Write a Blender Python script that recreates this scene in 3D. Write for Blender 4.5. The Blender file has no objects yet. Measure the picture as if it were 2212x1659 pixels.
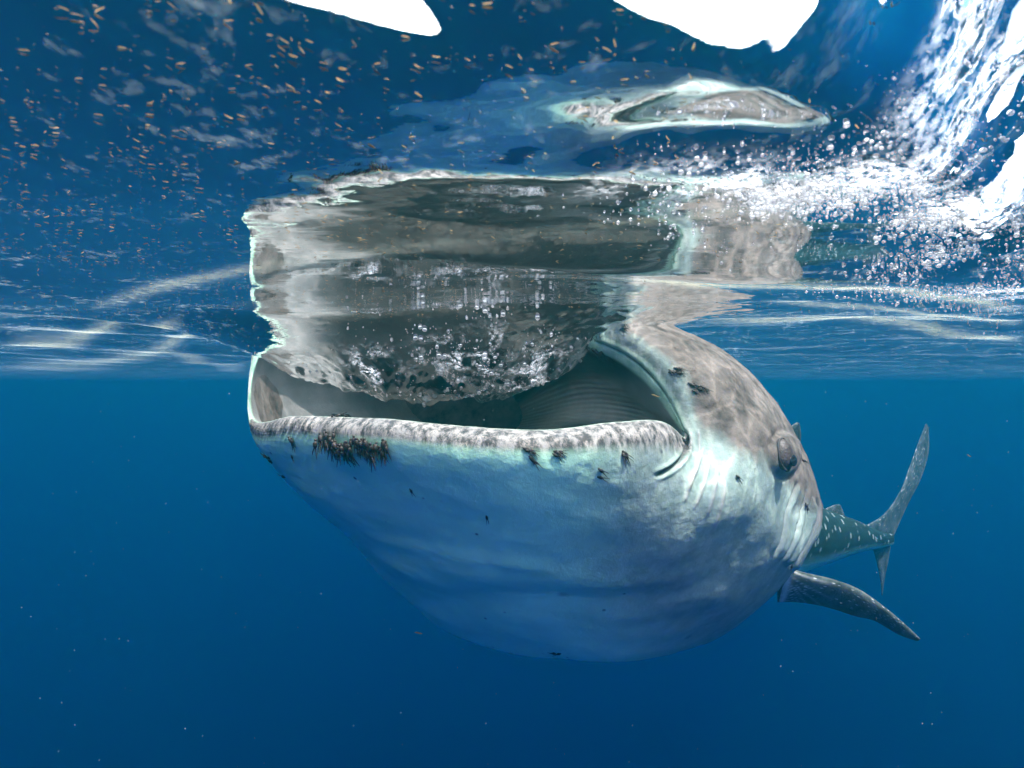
import bpy, math, random
import numpy as np
from mathutils import Vector, Matrix
from mathutils.bvhtree import BVHTree

random.seed(7)
RNG = np.random.default_rng(7)
C = bpy.context.scene.collection
SC = bpy.context.scene

# ------------------------------------------------------------------ camera, world, sun
CAM_Z = -0.20            # the sea surface is z = 0; the camera hangs 20 cm under it
K = 0.8 / 1106.0
cam_d = bpy.data.cameras.new('camera')
cam = bpy.data.objects.new('camera', cam_d)
C.objects.link(cam)
cam.location = (0, 0, CAM_Z)
cam.rotation_euler = (math.radians(90), 0, 0)
cam_d.sensor_width = 36
cam_d.lens = 22.5
cam_d.clip_start = 0.02
cam_d.clip_end = 2000
cam_d.dof.use_dof = True
cam_d.dof.focus_distance = 1.6
cam_d.dof.aperture_fstop = 9.0
SC.camera = cam

SUN_EL, SUN_AZ = math.radians(66), math.radians(138)   # azimuth clockwise from +Y
world = bpy.data.worlds.new('World')
SC.world = world
world.use_nodes = True
wn = world.node_tree
wn.nodes.clear()
wo = wn.nodes.new('ShaderNodeOutputWorld')
wb = wn.nodes.new('ShaderNodeBackground')
sk = wn.nodes.new('ShaderNodeTexSky')
sk.sky_type = 'NISHITA'
sk.sun_disc = False
sk.sun_elevation = SUN_EL
sk.sun_rotation = SUN_AZ
sk.air_density = 1.2
sk.dust_density = 5.0
wb.inputs['Strength'].default_value = 0.15
tc = wn.nodes.new('ShaderNodeTexCoord')
cn = wn.nodes.new('ShaderNodeTexNoise')
cn.inputs['Scale'].default_value = 2.6
cn.inputs['Detail'].default_value = 6
cr = wn.nodes.new('ShaderNodeValToRGB')
cr.color_ramp.elements[0].position = .36
cr.color_ramp.elements[1].position = .52
cm = wn.nodes.new('ShaderNodeMix')
cm.data_type = 'RGBA'
cm.inputs[7].default_value = (15.2, 15.6, 15.4, 1)      # bright thin cloud
wn.links.new(tc.outputs['Generated'], cn.inputs['Vector'])
wn.links.new(cn.outputs['Fac'], cr.inputs[0])
wn.links.new(cr.outputs[0], cm.inputs[0])
wn.links.new(sk.outputs[0], cm.inputs[6])
wn.links.new(cm.outputs[2], wb.inputs['Color'])
wn.links.new(wb.outputs[0], wo.inputs['Surface'])

sun_d = bpy.data.lights.new('sun', 'SUN')
sun_d.energy = 3.4
sun_d.angle = math.radians(0.5)
sun_d.color = (1.0, 0.89, 0.76)
sun = bpy.data.objects.new('sun', sun_d)
C.objects.link(sun)
SUN_DIR = Vector((math.sin(SUN_AZ) * math.cos(SUN_EL), math.cos(SUN_AZ) * math.cos(SUN_EL), math.sin(SUN_EL)))
sun.rotation_euler = SUN_DIR.to_track_quat('Z', 'Y').to_euler()
sun.location = SUN_DIR * 20

SC.view_settings.view_transform = 'Standard'
SC.view_settings.look = 'None'
SC.view_settings.exposure = 2.72
SC.view_settings.gamma = 1
SC.view_settings.use_curve_mapping = False
SC.render.engine = 'CYCLES'
cy = SC.cycles
cy.use_denoising = True
try:
    cy.denoiser = 'OPENIMAGEDENOISE'
    cy.denoising_input_passes = 'RGB_ALBEDO_NORMAL'
except Exception:
    pass
cy.max_bounces = 12
cy.diffuse_bounces = 2
cy.glossy_bounces = 5
cy.transmission_bounces = 4
cy.transparent_max_bounces = 10
cy.volume_bounces = 4
cy.sample_clamp_indirect = 4
cy.caustics_reflective = False
cy.caustics_refractive = False


# ------------------------------------------------------------------ helpers
def P(px, py, Y):
    """point at distance Y (m) on the sight line through a spot of the reference frame"""
    return np.array([(px - 1106) * K * Y, Y, CAM_Z - (py - 829) * K * Y])


def _hash(ix, iy, iz, seed):
    h = (ix.astype(np.int64) * 374761393 + iy.astype(np.int64) * 668265263 + iz.astype(np.int64) * 2147483647 + seed * 974711)
    h = (h ^ (h >> 13)) * 1274126177
    h = h & 0x7fffffff
    h = (h ^ (h >> 16)) & 0xffff
    return h / 32767.5 - 1.0


def vnoise(x, y, z=None, seed=0):
    x = np.asarray(x, float); y = np.asarray(y, float)
    z = np.zeros_like(x) if z is None else np.asarray(z, float)
    fx, fy, fz = np.floor(x), np.floor(y), np.floor(z)
    tx, ty, tz = x - fx, y - fy, z - fz
    sx, sy, sz = [t * t * t * (t * (t * 6 - 15) + 10) for t in (tx, ty, tz)]
    r = 0
    for dx in (0, 1):
        for dy in (0, 1):
            for dz in (0, 1):
                w = (sx if dx else 1 - sx) * (sy if dy else 1 - sy) * (sz if dz else 1 - sz)
                r = r + w * _hash(fx + dx, fy + dy, fz + dz, seed)
    return r


def fbm(x, y, z=None, oct=4, seed=0, gain=.5):
    r, a, f = 0, 1.0, 1.0
    for o in range(oct):
        r = r + a * vnoise(x * f + 13.7 * o, y * f - 7.3 * o, None if z is None else z * f + 3.1 * o, seed + o)
        a *= gain; f *= 2.03
    return r


def sstep(a, b, x):
    t = np.clip((x - a) / (b - a), 0, 1)
    return t * t * (3 - 2 * t)


def mesh_obj(name, V, F, mat, parent=None, smooth=True):
    me = bpy.data.meshes.new(name)
    V = np.asarray(V, dtype=np.float32)
    if isinstance(F, np.ndarray):
        n = F.shape[1]
        me.vertices.add(len(V)); me.vertices.foreach_set('co', V.ravel())
        me.loops.add(F.size); me.loops.foreach_set('vertex_index', F.astype(np.int32).ravel())
        me.polygons.add(len(F))
        me.polygons.foreach_set('loop_start', np.arange(0, F.size, n, dtype=np.int32))
        me.update(calc_edges=True)
    else:
        me.from_pydata([tuple(map(float, v)) for v in V], [], F)
        me.update()
    if smooth:
        me.polygons.foreach_set('use_smooth', [True] * len(me.polygons))
    if mat: me.materials.append(mat)
    o = bpy.data.objects.new(name, me)
    C.objects.link(o)
    if parent: o.parent = parent
    return o


def tag(o, label=None, cat=None, group=None, kind=None):
    if label: o['label'] = label
    if cat: o['category'] = cat
    if group: o['group'] = group
    if kind: o['kind'] = kind
    return o


def attr(o, name, vals):
    a = o.data.attributes.new(name, 'FLOAT', 'POINT')
    a.data.foreach_set('value', np.asarray(vals, dtype=np.float32).ravel())


class NT:
    """small node-tree builder"""
    def __init__(self, name, bump=False):
        self.m = bpy.data.materials.new(name)
        self.m.use_nodes = True
        self.t = self.m.node_tree
        self.t.nodes.clear()
        self.out = self.t.nodes.new('ShaderNodeOutputMaterial')

    def n(self, typ, **kw):
        nd = self.t.nodes.new(typ)
        ins = kw.pop('ins', {})
        for k, v in kw.items(): setattr(nd, k, v)
        for k, v in ins.items():
            if isinstance(v, bpy.types.NodeSocket): self.t.links.new(v, nd.inputs[k])
            else: nd.inputs[k].default_value = v
        return nd

    def math(self, op, a, b=0.0, clamp=False):
        return self.n('ShaderNodeMath', operation=op, use_clamp=clamp, ins={0: a, 1: b}).outputs[0]

    def ramp(self, f, stops, interp='LINEAR'):
        r = self.n('ShaderNodeValToRGB', ins={0: f})
        r.color_ramp.interpolation = interp
        e = r.color_ramp.elements
        while len(e) < len(stops): e.new(0.5)
        for i, (p, c) in enumerate(stops):
            e[i].position = p
            e[i].color = (c, c, c, 1) if not isinstance(c, tuple) else (*c, 1)
        return r.outputs[0]

    def mix(self, f, a, b):
        m = self.n('ShaderNodeMix', data_type='RGBA')
        for s, v in ((0, f), (6, a), (7, b)):
            if isinstance(v, bpy.types.NodeSocket): self.t.links.new(v, m.inputs[s])
            elif s and isinstance(v, tuple): m.inputs[s].default_value = (*v, 1) if len(v) == 3 else v
            else: m.inputs[s].default_value = v
        return m.outputs[2]

    def noise(self, vec, scale, detail=3, rough=.5, dist=0.0):
        return self.n('ShaderNodeTexNoise', ins={'Vector': vec, 'Scale': scale, 'Detail': detail, 'Roughness': rough, 'Distortion': dist}).outputs['Fac']

    def pos(self, scale=(1, 1, 1), rot=(0, 0, 0)):
        g = self.n('ShaderNodeNewGeometry').outputs['Position']
        return self.n('ShaderNodeMapping', ins={'Vector': g, 'Scale': scale, 'Rotation': rot}).outputs[0]

    def surf(self, s):
        self.t.links.new(s, self.out.inputs['Surface'])
        return self.m


# ------------------------------------------------------------------ the sea surface: height in metres at (x, y)
def softplus(t):
    return np.log1p(np.exp(np.clip(t, -30, 30)))


def line_dist(x, y, a, b):
    """signed distance to the line a->b, positive on its left"""
    ax, ay = a; bx, by = b
    L = math.hypot(bx - ax, by - ay)
    return ((bx - ax) * (y - ay) - (by - ay) * (x - ax)) / L


def sea_z(x, y):
    sat = lambda v, lim: lim * np.tanh(v / lim)
    z = np.zeros_like(x)
    r = np.hypot(x, y)
    z += .09 * sat(.06 * softplus((.50 - y) / .06), .5)      # the face of the nearest wave leans towards the camera
    # long low swell and chop
    far = sstep(0.5, 2.5, r)
    z += .010 * (0.25 + far) * np.sin(2.1 * x + 1.9 * y + .7) + .007 * (.3 + far) * np.sin(-3.3 * x + 3.9 * y + 2.1)
    z += .020 * far * fbm(x * .9, y * 1.2, oct=3, seed=3)
    z += .0006 * sstep(.9, .5, y) * fbm(x * 24, y * 24, oct=2, seed=8)
    z += .0022 * sstep(.9, 1.6, y) * fbm(x * 4, y * 5, oct=3, seed=5)
    z += .004 * fbm(x * 2.2, y * 2.6, oct=2, seed=6)
    z -= .060 * sstep(.30, -.35, x) * .5 * np.tanh((y - .45) / .5) * sstep(3.5, 1.5, r)
    z += .016 * np.exp(-((x - .17) / .12) ** 2 - ((y - .54) / .065) ** 2) - .006 * np.exp(-((x - .02) / .10) ** 2 - ((y - .60) / .05) ** 2)
    # a ridge between the camera and the lip that folds the mirror image over
    yc = 1.04 + .10 * np.sin(1.7 * x + .3)
    z -= .014 * np.exp(-((y - yc) / .11) ** 2) * sstep(-.25, .25, x)
    yc2 = .76 + .05 * np.sin(2.2 * x + 1.0)
    z += .007 * np.exp(-((y - yc2) / .10) ** 2) * sstep(-.6, .2, x)
    # steep near wave faces that open a window to the sky
    d1 = line_dist(x, y, *WIN_A)
    d2 = line_dist(x, y, *WIN_B)
    z += .85 * sat(.005 * softplus(d1 / .005), .22) * sstep(1.4, .9, r)
    e1 = line_dist(x, y, *WIN_C)
    e2 = line_dist(x, y, *WIN_D)
    m = -.010 * np.log(np.exp(-np.clip(e1 / .010, -40, 40)) + np.exp(-np.clip(e2 / .010, -40, 40)))
    z += .62 * sat(.005 * softplus(m / .005), .16) * sstep(1.4, .9, r)
    # broken water on the right
    tb = sstep(0.0, .09, d2) * sstep(1.5, .95, r) * sstep(-.05, .1, x)
    z += tb * .22 * sat(.04 * softplus((.52 - y) / .04), .4) * 2.2
    z += tb * .030 * fbm(x * 7, y * 7, oct=5, seed=21, gain=.5)
    # water drawn down into the open mouth
    dip = np.exp(-np.abs((x + .20) / np.where(x < -.20, .60, .50)) ** 3) * sstep(1.50, 1.95, y) * sstep(3.1, 2.5, y)
    z -= .205 * dip
    z += dip * sstep(.25, .75, dip) * .024 * fbm(x * 9, y * 9, oct=5, seed=33, gain=.6)
    z += .006 * np.exp(-((x - .25) / .35) ** 2 - ((y - 1.75) / .25) ** 2) * fbm(x * 16, y * 16, oct=3, seed=39)
    return z


def G(px, py):
    """where the sight line through a spot above the horizon meets the calm surface"""
    Y = -CAM_Z / ((829 - py) * K)
    return ((px - 1106) * K * Y, Y)


WIN_A = (G(1790, 262), G(1225, -8))       # boundary of the big bright wave face (bright side on its left)
WIN_B = (G(1850, 300), G(1715, 60))       # broken water starts right of this
WIN_C = (G(985, 132), G(440, 0))          # small bright triangle: lower edge
WIN_D = (G(900, -30), G(985, 132))        # small bright triangle: right edge


def axis_coords(lo, hi, fine, core_lo, core_hi, grow=1.045):
    c = list(np.arange(core_lo, core_hi + fine / 2, fine))
    s, v, up = fine, c[-1], []
    while v < hi:
        s *= grow; v += s; up.append(v)
    s, v, dn = fine, c[0], []
    while v > lo:
        s *= grow; v -= s; dn.append(v)
    return np.array(dn[::-1] + c + up)


FINE = 0.0055
xs = axis_coords(-130, 130, FINE, -1.35, 1.35)
ys = axis_coords(-60, 160, FINE, .22, 2.4)
X, Y = np.meshgrid(xs, ys)
Z = sea_z(X, Y)
V = np.stack([X.ravel(), Y.ravel(), Z.ravel()], 1)
nx, ny = len(xs), len(ys)
idx = np.arange(nx * ny).reshape(ny, nx)
F = np.stack([idx[:-1, :-1].ravel(), idx[:-1, 1:].ravel(), idx[1:, 1:].ravel(), idx[1:, :-1].ravel()], 1)


def mat_sea():
    t = NT('sea_surface')
    p = t.pos()
    # fine ripples
    w1 = t.noise(t.pos((1, 1, 0)), 38, 3, .55, .4)
    w2 = t.noise(t.pos((.55, 1.6, 0), (0, 0, .25)), 16, 3, .5, .8)
    hgt = t.math('ADD', t.math('MULTIPLY', w1, t.math('MULTIPLY', t.n('ShaderNodeAttribute', attribute_name='churn').outputs['Fac'], .0006)), t.math('MULTIPLY', w2, .00022))
    bump = t.n('ShaderNodeBump', ins={'Strength': 1.0, 'Distance': 1.0, 'Height': hgt}).outputs[0]
    fr = t.n('ShaderNodeFresnel', ins={'IOR': 1.333, 'Normal': bump}).outputs[0]
    gl = t.n('ShaderNodeBsdfGlossy', ins={'Color': (.97, .98, 1, 1), 'Roughness': 0.0, 'Normal': bump}).outputs[0]
    # caustic net and light shafts painted in as brighter and dimmer transparency
    d = t.n('ShaderNodeTexNoise', ins={'Vector': t.pos((1, 1, 0)), 'Scale': 6.0, 'Detail': 2.0})
    warp = t.n('ShaderNodeMix', data_type='RGBA', blend_type='LINEAR_LIGHT', ins={0: .045, 6: t.pos((1, 1, 0)), 7: d.outputs['Color']}).outputs[2]
    vo = t.n('ShaderNodeTexVoronoi', feature='DISTANCE_TO_EDGE', ins={'Vector': warp, 'Scale': 13.0}).outputs['Distance']
    vo2 = t.n('ShaderNodeTexVoronoi', feature='DISTANCE_TO_EDGE', ins={'Vector': warp, 'Scale': 29.0}).outputs['Distance']
    c1 = t.ramp(vo, [(0, 1.0), (.06, .62), (.2, .44)], 'B_SPLINE')
    c2 = t.ramp(vo2, [(0, 1.0), (.10, .88), (.3, .78)], 'B_SPLINE')
    tr = t.n('ShaderNodeBsdfTransparent', ins={'Color': t.mix(1.0, (0, 0, 0), t.n('ShaderNodeVectorMath', operation='MULTIPLY', ins={0: t.n('ShaderNodeVectorMath', operation='MULTIPLY', ins={0: c1, 1: c2}).outputs[0], 1: t.ramp(t.noise(t.pos((1, 1, 0)), 1.7, 2, .5), [(.40, .72), (.58, 1.0)])}).outputs[0])}).outputs[0]
    s = t.n('ShaderNodeMixShader', ins={0: fr, 1: tr, 2: gl}).outputs[0]
    # film of fine plankton scum floating in tufts
    n1 = t.noise(t.pos((1, 1, 0), (0, 0, .5)), 44, 4, .62, .3)
    n2 = t.noise(t.pos((1, 1, 0)), 7, 2, .5)
    n3 = t.noise(t.pos((3.0, 1, 0), (0, 0, -.45)), 44, 3, .7)
    f = t.math('ADD', t.math('MULTIPLY', n1, .50), t.math('ADD', t.math('MULTIPLY', n2, .28), t.math('MULTIPLY', n3, .22)))
    tau = t.ramp(f, [(.545, 0), (.62, .035), (.70, .10)])
    tau = t.math('MULTIPLY', tau, t.n('ShaderNodeAttribute', attribute_name='film').outputs['Fac'])
    sm = t.math('MULTIPLY', t.n('ShaderNodeAttribute', attribute_name='scum').outputs['Fac'], t.ramp(t.noise(t.pos(), 48, 5, .75), [(.36, .12), (.6, .75)]))
    tau = t.math('ADD', t.math('ADD', tau, .0010), t.math('MULTIPLY', sm, .13))
    ge = t.n('ShaderNodeNewGeometry')
    ca = t.math('ABSOLUTE', t.n('ShaderNodeVectorMath', operation='DOT_PRODUCT', ins={0: ge.outputs['Incoming'], 1: ge.outputs['Normal']}).outputs['Value'])
    od = t.math('DIVIDE', tau, t.math('MAXIMUM', ca, .02))
    f = t.math('MINIMUM', t.math('SUBTRACT', 1.0, t.math('POWER', 2.71828, t.math('MULTIPLY', od, -1.0))), .72)
    di = t.n('ShaderNodeBsdfTranslucent', ins={'Color': t.mix(t.ramp(sm, [(.0, 0), (.2, 1)]), (.088, .105, .112), (.105, .108, .082))}).outputs[0]
    s = t.n('ShaderNodeMixShader', ins={0: f, 1: s, 2: di}).outputs[0]
    fo = t.n('ShaderNodeAttribute', attribute_name='foam').outputs['Fac']
    nf = t.noise(t.pos(), 90, 5, .7)
    ff = t.math('MULTIPLY', fo, t.ramp(nf, [(.44, 0), (.62, .8)]))
    df = t.n('ShaderNodeBsdfTranslucent', ins={'Color': (.42, .43, .46, 1)}).outputs[0]
    dg = t.n('ShaderNodeBsdfDiffuse', ins={'Color': (.35, .36, .38, 1)}).outputs[0]
    df = t.n('ShaderNodeMixShader', ins={0: .3, 1: df, 2: dg}).outputs[0]
    s = t.n('ShaderNodeMixShader', ins={0: ff, 1: s, 2: df}).outputs[0]
    return t.surf(s)


sea = mesh_obj('sea_surface', V, F, mat_sea())
def foam_mask(x, y):
    d2 = line_dist(x, y, *WIN_B)
    f = sstep(.0, .07, d2) * sstep(1.8, .9, y) * sstep(.40, .55, y) * sstep(.02, .5, fbm(x * 8, y * 8, oct=3, seed=71))
    gx, gy = G(1580, 400)
    f = np.maximum(f, np.exp(-((x - gx) / .12) ** 2 - ((y - gy) / .035) ** 2) * sstep(-.4, .3, fbm(x * 22, y * 22, oct=3, seed=72)))
    gx, gy = G(1890, 385)
    f = np.maximum(f, np.exp(-((x - gx) / .05) ** 2 - ((y - gy) / .04) ** 2) * sstep(-.5, .2, fbm(x * 22, y * 22, oct=3, seed=73)))
    for cx, cy, sx, sy, sd in ((-.10, 1.72, .10, .07, 74), (.05, 1.86, .08, .10, 75), (-.38, 1.75, .07, .05, 76)):
        f = np.maximum(f, .8 * np.exp(-((x - cx) / sx) ** 2 - ((y - cy) / sy) ** 2) * sstep(-.1, .5, fbm(x * 26, y * 26, oct=3, seed=sd)))
    return f


attr(sea, 'foam', foam_mask(X, Y))
LINES = [([(190, 640), (330, 603), (450, 580), (600, 548), (900, 520), (1250, 500), (1500, 480), (1700, 440)], 11, .45),
         ([(0, 747), (150, 743), (300, 690), (400, 655)], 9, .5), ([(1300, 590), (1500, 604), (1700, 590), (1900, 600), (2100, 640), (2212, 665)], 10, .5),
         ([(1500, 690), (1800, 697), (2100, 722), (2212, 728)], 6, .45), ([(0, 795), (200, 786), (330, 760), (420, 720), (560, 700)], 7, .4),
         ([(320, 745), (420, 770), (520, 800)], 6, .35), ([(1640, 640), (1900, 655), (2100, 690), (2212, 700)], 6, .35)]


def scum_mask(x, y):
    yy = np.maximum(y, .05)
    qx, qy = 1106 + x / yy / K, 829 - .2 / yy / K
    m = np.zeros_like(x)
    for pts, wd, amp in LINES:
        best = np.full(x.shape, 1e9); tt = np.zeros_like(x)
        for k in range(len(pts) - 1):
            (ax, ay), (bx_, by) = pts[k], pts[k + 1]
            t_ = np.clip(((qx - ax) * (bx_ - ax) + (qy - ay) * (by - ay)) / ((bx_ - ax) ** 2 + (by - ay) ** 2), 0, 1)
            d = np.hypot(qx - ax - t_ * (bx_ - ax), qy - ay - t_ * (by - ay))
            u = d < best
            best = np.where(u, d, best); tt = np.where(u, (k + t_) / (len(pts) - 1), tt)
        m = np.maximum(m, amp * np.exp(-(best / wd) ** 2) * np.clip(np.minimum(tt, 1 - tt) * 7, 0, 1))
    return m * (y > .3)


attr(sea, 'scum', scum_mask(X, Y) * (1 - .6 * np.exp(-((X + .1) / .35) ** 4 - ((Y - 1.0) / .35) ** 4)))
attr(sea, 'film', 1 - .85 * np.exp(-np.abs((X + .15) / .50) ** 4) * sstep(.62, .8, Y) * sstep(3.2, 2.6, Y))
attr(sea, 'churn', .12 + 3.0 * np.exp(-((X + .1) / .55) ** 2 - ((Y - 1.8) / .32) ** 2) + sstep(0, .1, line_dist(X, Y, *WIN_B)) * sstep(1.4, .9, Y))
tag(sea, 'wavy mirror-like underside of the sea surface', kind='structure')

# deep floor, far below sight
t = NT('sea_bed')
sb = t.n('ShaderNodeBsdfDiffuse', ins={'Color': t.mix(t.noise(t.pos(), .2), (.05, .07, .08), (.09, .10, .09))}).outputs[0]
m_bed = t.surf(sb)
g = np.linspace(-140, 140, 41)
GX, GY = np.meshgrid(g, g)
GZ = -62 + 1.5 * fbm(GX * .03, GY * .03, oct=3, seed=9)
gi = np.arange(41 * 41).reshape(41, 41)
bed = mesh_obj('sea_bed', np.stack([GX.ravel(), GY.ravel(), GZ.ravel()], 1),
               np.stack([gi[:-1, :-1].ravel(), gi[:-1, 1:].ravel(), gi[1:, 1:].ravel(), gi[1:, :-1].ravel()], 1), m_bed)
tag(bed, kind='structure')

# the blue of the water itself
hz = 0.30
bx = 120.0
hv = [(-bx, -55, -66), (bx, -55, -66), (bx, 150, -66), (-bx, 150, -66), (-bx, -55, hz), (bx, -55, hz), (bx, 150, hz), (-bx, 150, hz)]
hf = [(0, 3, 2, 1), (4, 5, 6, 7), (0, 1, 5, 4), (1, 2, 6, 5), (2, 3, 7, 6), (3, 0, 4, 7)]
t = NT('water_haze')
pv = t.n('ShaderNodeVolumePrincipled')
pv.inputs['Density'].default_value = 0.4
pv.inputs['Color'].default_value = (0.0025, 0.1075, 0.1250, 1)
pv.inputs['Absorption Color'].default_value = (0.4716, 0.6553, 0.8517, 1)
pv.inputs['Anisotropy'].default_value = 0.85
t.t.links.new(pv.outputs[0], t.out.inputs['Volume'])
haze = mesh_obj('haze', hv, hf, t.m, smooth=False)
tag(haze, 'clear blue sea water fading to deep blue', kind='stuff')

# ------------------------------------------------------------------ whale shark
NA = 16
R_I3 = [P(1040 + 70 * math.cos(a), 905 + 45 * math.sin(a), 3.3) for a in [math.pi - i * 2 * math.pi / NA for i in range(NA)]]
R_I2 = [(800, 890, 2.5), (840, 925, 2.42), (920, 945, 2.35), (1010, 955, 2.3), (1100, 955, 2.25), (1180, 948, 2.2), (1240, 935, 2.18), (1275, 905, 2.2),
        (1270, 870, 2.28), (1240, 835, 2.35), (1200, 800, 2.4), (1150, 765, 2.45), (1080, 730, 2.5), (950, 710, 2.52), (850, 730, 2.55), (800, 810, 2.55)]
R_I1 = [(585, 915, 2.08), (655, 945, 1.93), (820, 958, 1.80), (1010, 975, 1.72), (1180, 975, 1.70), (1310, 955, 1.70), (1385, 935, 1.72), (1415, 925, 1.77),
        (1378, 882, 1.86), (1322, 835, 1.93), (1265, 790, 1.98), (1195, 745, 2.03), (1100, 660, 2.16), (900, 600, 2.24), (730, 630, 2.24), (610, 780, 2.15)]
R_0i = [(556, 900, 1.90), (640, 912, 1.69), (820, 917, 1.53), (1010, 932, 1.45), (1180, 938, 1.45), (1330, 922, 1.50), (1425, 918, 1.56), (1470, 945, 1.655),
        (1438, 900, 1.70), (1388, 838, 1.75), (1322, 787, 1.81), (1240, 747, 1.88), (1125, 650, 2.06), (900, 575, 2.15), (705, 615, 2.13), (568, 765, 2.0)]
R_0 = [(545, 903, 1.86), (640, 899, 1.63), (820, 904, 1.46), (1010, 921, 1.385), (1180, 928, 1.38), (1330, 912, 1.43), (1430, 911, 1.50), (1479, 945, 1.60),
       (1452, 895, 1.665), (1404, 828, 1.70), (1338, 775, 1.76), (1250, 735, 1.84), (1130, 640, 2.02), (900, 560, 2.12), (700, 600, 2.10), (564, 760, 1.97)]
R_0b = [(540, 915, 1.84), (638, 922, 1.585), (820, 930, 1.41), (1010, 948, 1.335), (1180, 955, 1.33), (1330, 943, 1.38), (1435, 940, 1.46), (1484, 962, 1.575),
        (1466, 895, 1.64), (1422, 822, 1.68), (1358, 763, 1.73), (1268, 715, 1.80), (1135, 625, 2.0), (900, 545, 2.10), (696, 585, 2.08), (561, 740, 1.98)]
R_1 = [(543, 935, 1.84), (640, 955, 1.59), (820, 968, 1.41), (1010, 990, 1.33), (1180, 997, 1.325), (1335, 992, 1.37), (1440, 990, 1.45), (1500, 985, 1.56),
       (1505, 900, 1.61), (1475, 815, 1.645), (1410, 745, 1.70), (1315, 690, 1.78), (1150, 600, 2.0), (900, 520, 2.10), (690, 560, 2.10), (563, 700, 2.0)]
R_2 = [(602, 1000, 2.00), (680, 1065, 1.76), (830, 1100, 1.56), (1010, 1120, 1.44), (1180, 1125, 1.40), (1340, 1115, 1.42), (1470, 1095, 1.48), (1570, 1030, 1.56),
       (1590, 930, 1.62), (1560, 830, 1.68), (1485, 745, 1.76), (1370, 680, 1.86), (1180, 565, 2.0), (900, 500, 2.1), (700, 560, 2.15), (600, 780, 2.15)]
R_3 = [(728, 1110, 2.30), (800, 1200, 2.08), (900, 1270, 1.86), (1040, 1295, 1.70), (1200, 1300, 1.62), (1370, 1280, 1.60), (1530, 1220, 1.62), (1655, 1110, 1.69),
       (1703, 985, 1.79), (1655, 878, 1.90), (1578, 778, 2.0), (1478, 708, 2.1), (1250, 630, 2.2), (950, 590, 2.35), (780, 660, 2.4), (700, 880, 2.4)]
R_4 = [(880, 1230, 2.75), (945, 1320, 2.5), (1030, 1385, 2.3), (1180, 1420, 2.12), (1340, 1432, 2.03), (1500, 1395, 1.98), (1640, 1310, 1.98), (1735, 1200, 2.03),
       (1774, 1080, 2.14), (1728, 962, 2.28), (1655, 866, 2.45), (1560, 792, 2.6), (1380, 765, 2.75), (1150, 740, 2.9), (980, 840, 2.95), (890, 1040, 2.9)]


def ring_px(r): return np.array([p if isinstance(p, np.ndarray) else P(*p) for p in r])


def ellipse_ring(c, ax, w, h):
    """index 0 = animal's far side, 3-4 = underneath, 7-8 = near side, 12 = back"""
    ax = np.array(ax, float); ax /= np.linalg.norm(ax)
    lat = np.cross(ax, (0, 0, 1)); lat /= np.linalg.norm(lat)      # points to +x side
    up = np.cross(lat, ax)
    out = []
    for i in range(NA):
        a = math.pi + (i + .4) * 2 * math.pi / NA
        out.append(np.array(c) + lat * w * math.cos(a) + up * h * math.sin(a))
    return np.array(out)


SPINE = [((.90, 3.25, -.86), .42, .42), ((1.55, 4.05, -1.13), .28, .33), ((2.25, 4.75, -1.33), .17, .22), ((2.85, 5.32, -1.47), .10, .135), ((3.28, 5.72, -1.59), .055, .075), ((3.52, 5.93, -1.64), .022, .05)]
rings = [ring_px(r) for r in (R_I3, R_I2, R_I1, R_0i, R_0, R_0b, R_1, R_2, R_3, R_4)]
cs = [np.mean(rings[-1], 0)] + [np.array(s[0]) for s in SPINE]
for i, s in enumerate(SPINE):
    nxt = cs[i + 2] if i + 2 < len(cs) else cs[i + 1] + (cs[i + 1] - cs[i])
    rings.append(ellipse_ring(s[0], nxt - cs[i], s[1], s[2]))
CT = np.array(rings)                       # (NR, 16, 3)
NR = len(CT)
NU = 640
SEG = [18, 26, 16, 8, 14, 16, 44, 56, 56, 44, 30, 24, 20, 16, 12]    # steps per interval


def catmull_closed(c, n):
    m = len(c)
    t = np.arange(n) * m / n
    i = np.floor(t).astype(int); f = (t - i)[:, None]
    p0, p1, p2, p3 = c[(i - 1) % m], c[i % m], c[(i + 1) % m], c[(i + 2) % m]
    return .5 * (2 * p1 + (p2 - p0) * f + (2 * p0 - 5 * p1 + 4 * p2 - p3) * f ** 2 + (3 * p1 - p0 - 3 * p2 + p3) * f ** 3)


cols = np.array([catmull_closed(r, NU) for r in CT])     # (NR, NU, 3)
s = np.zeros((NR, NU))
for i in range(1, NR):
    s[i] = s[i - 1] + np.sqrt(np.linalg.norm(cols[i] - cols[i - 1], axis=1)) + 1e-4
m_ = np.zeros_like(cols)
for i in range(NR):
    if i == 0: m_[i] = (cols[1] - cols[0]) / (s[1] - s[0])[:, None]
    elif i == NR - 1: m_[i] = (cols[-1] - cols[-2]) / (s[-1] - s[-2])[:, None]
    else:
        d0 = (cols[i] - cols[i - 1]) / (s[i] - s[i - 1])[:, None]
        d1 = (cols[i + 1] - cols[i]) / (s[i + 1] - s[i])[:, None]
        w = ((s[i + 1] - s[i]) / (s[i + 1] - s[i - 1]))[:, None]
        m_[i] = d0 * w + d1 * (1 - w)
rows, vv = [], []
for i in range(NR - 1):
    h = (s[i + 1] - s[i])[:, None]
    for k in range(SEG[i]):
        f = k / SEG[i]
        h00 = 2 * f ** 3 - 3 * f ** 2 + 1; h10 = f ** 3 - 2 * f ** 2 + f; h01 = -2 * f ** 3 + 3 * f ** 2; h11 = f ** 3 - f ** 2
        rows.append(h00 * cols[i] + h10 * h * m_[i] + h01 * cols[i + 1] + h11 * h * m_[i + 1])
        vv.append(i + f)
rows.append(cols[-1]); vv.append(NR - 1)
B = np.array(rows); VV = np.array(vv)
NV = len(B)
UU = np.arange(NU) * NA / NU
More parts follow.
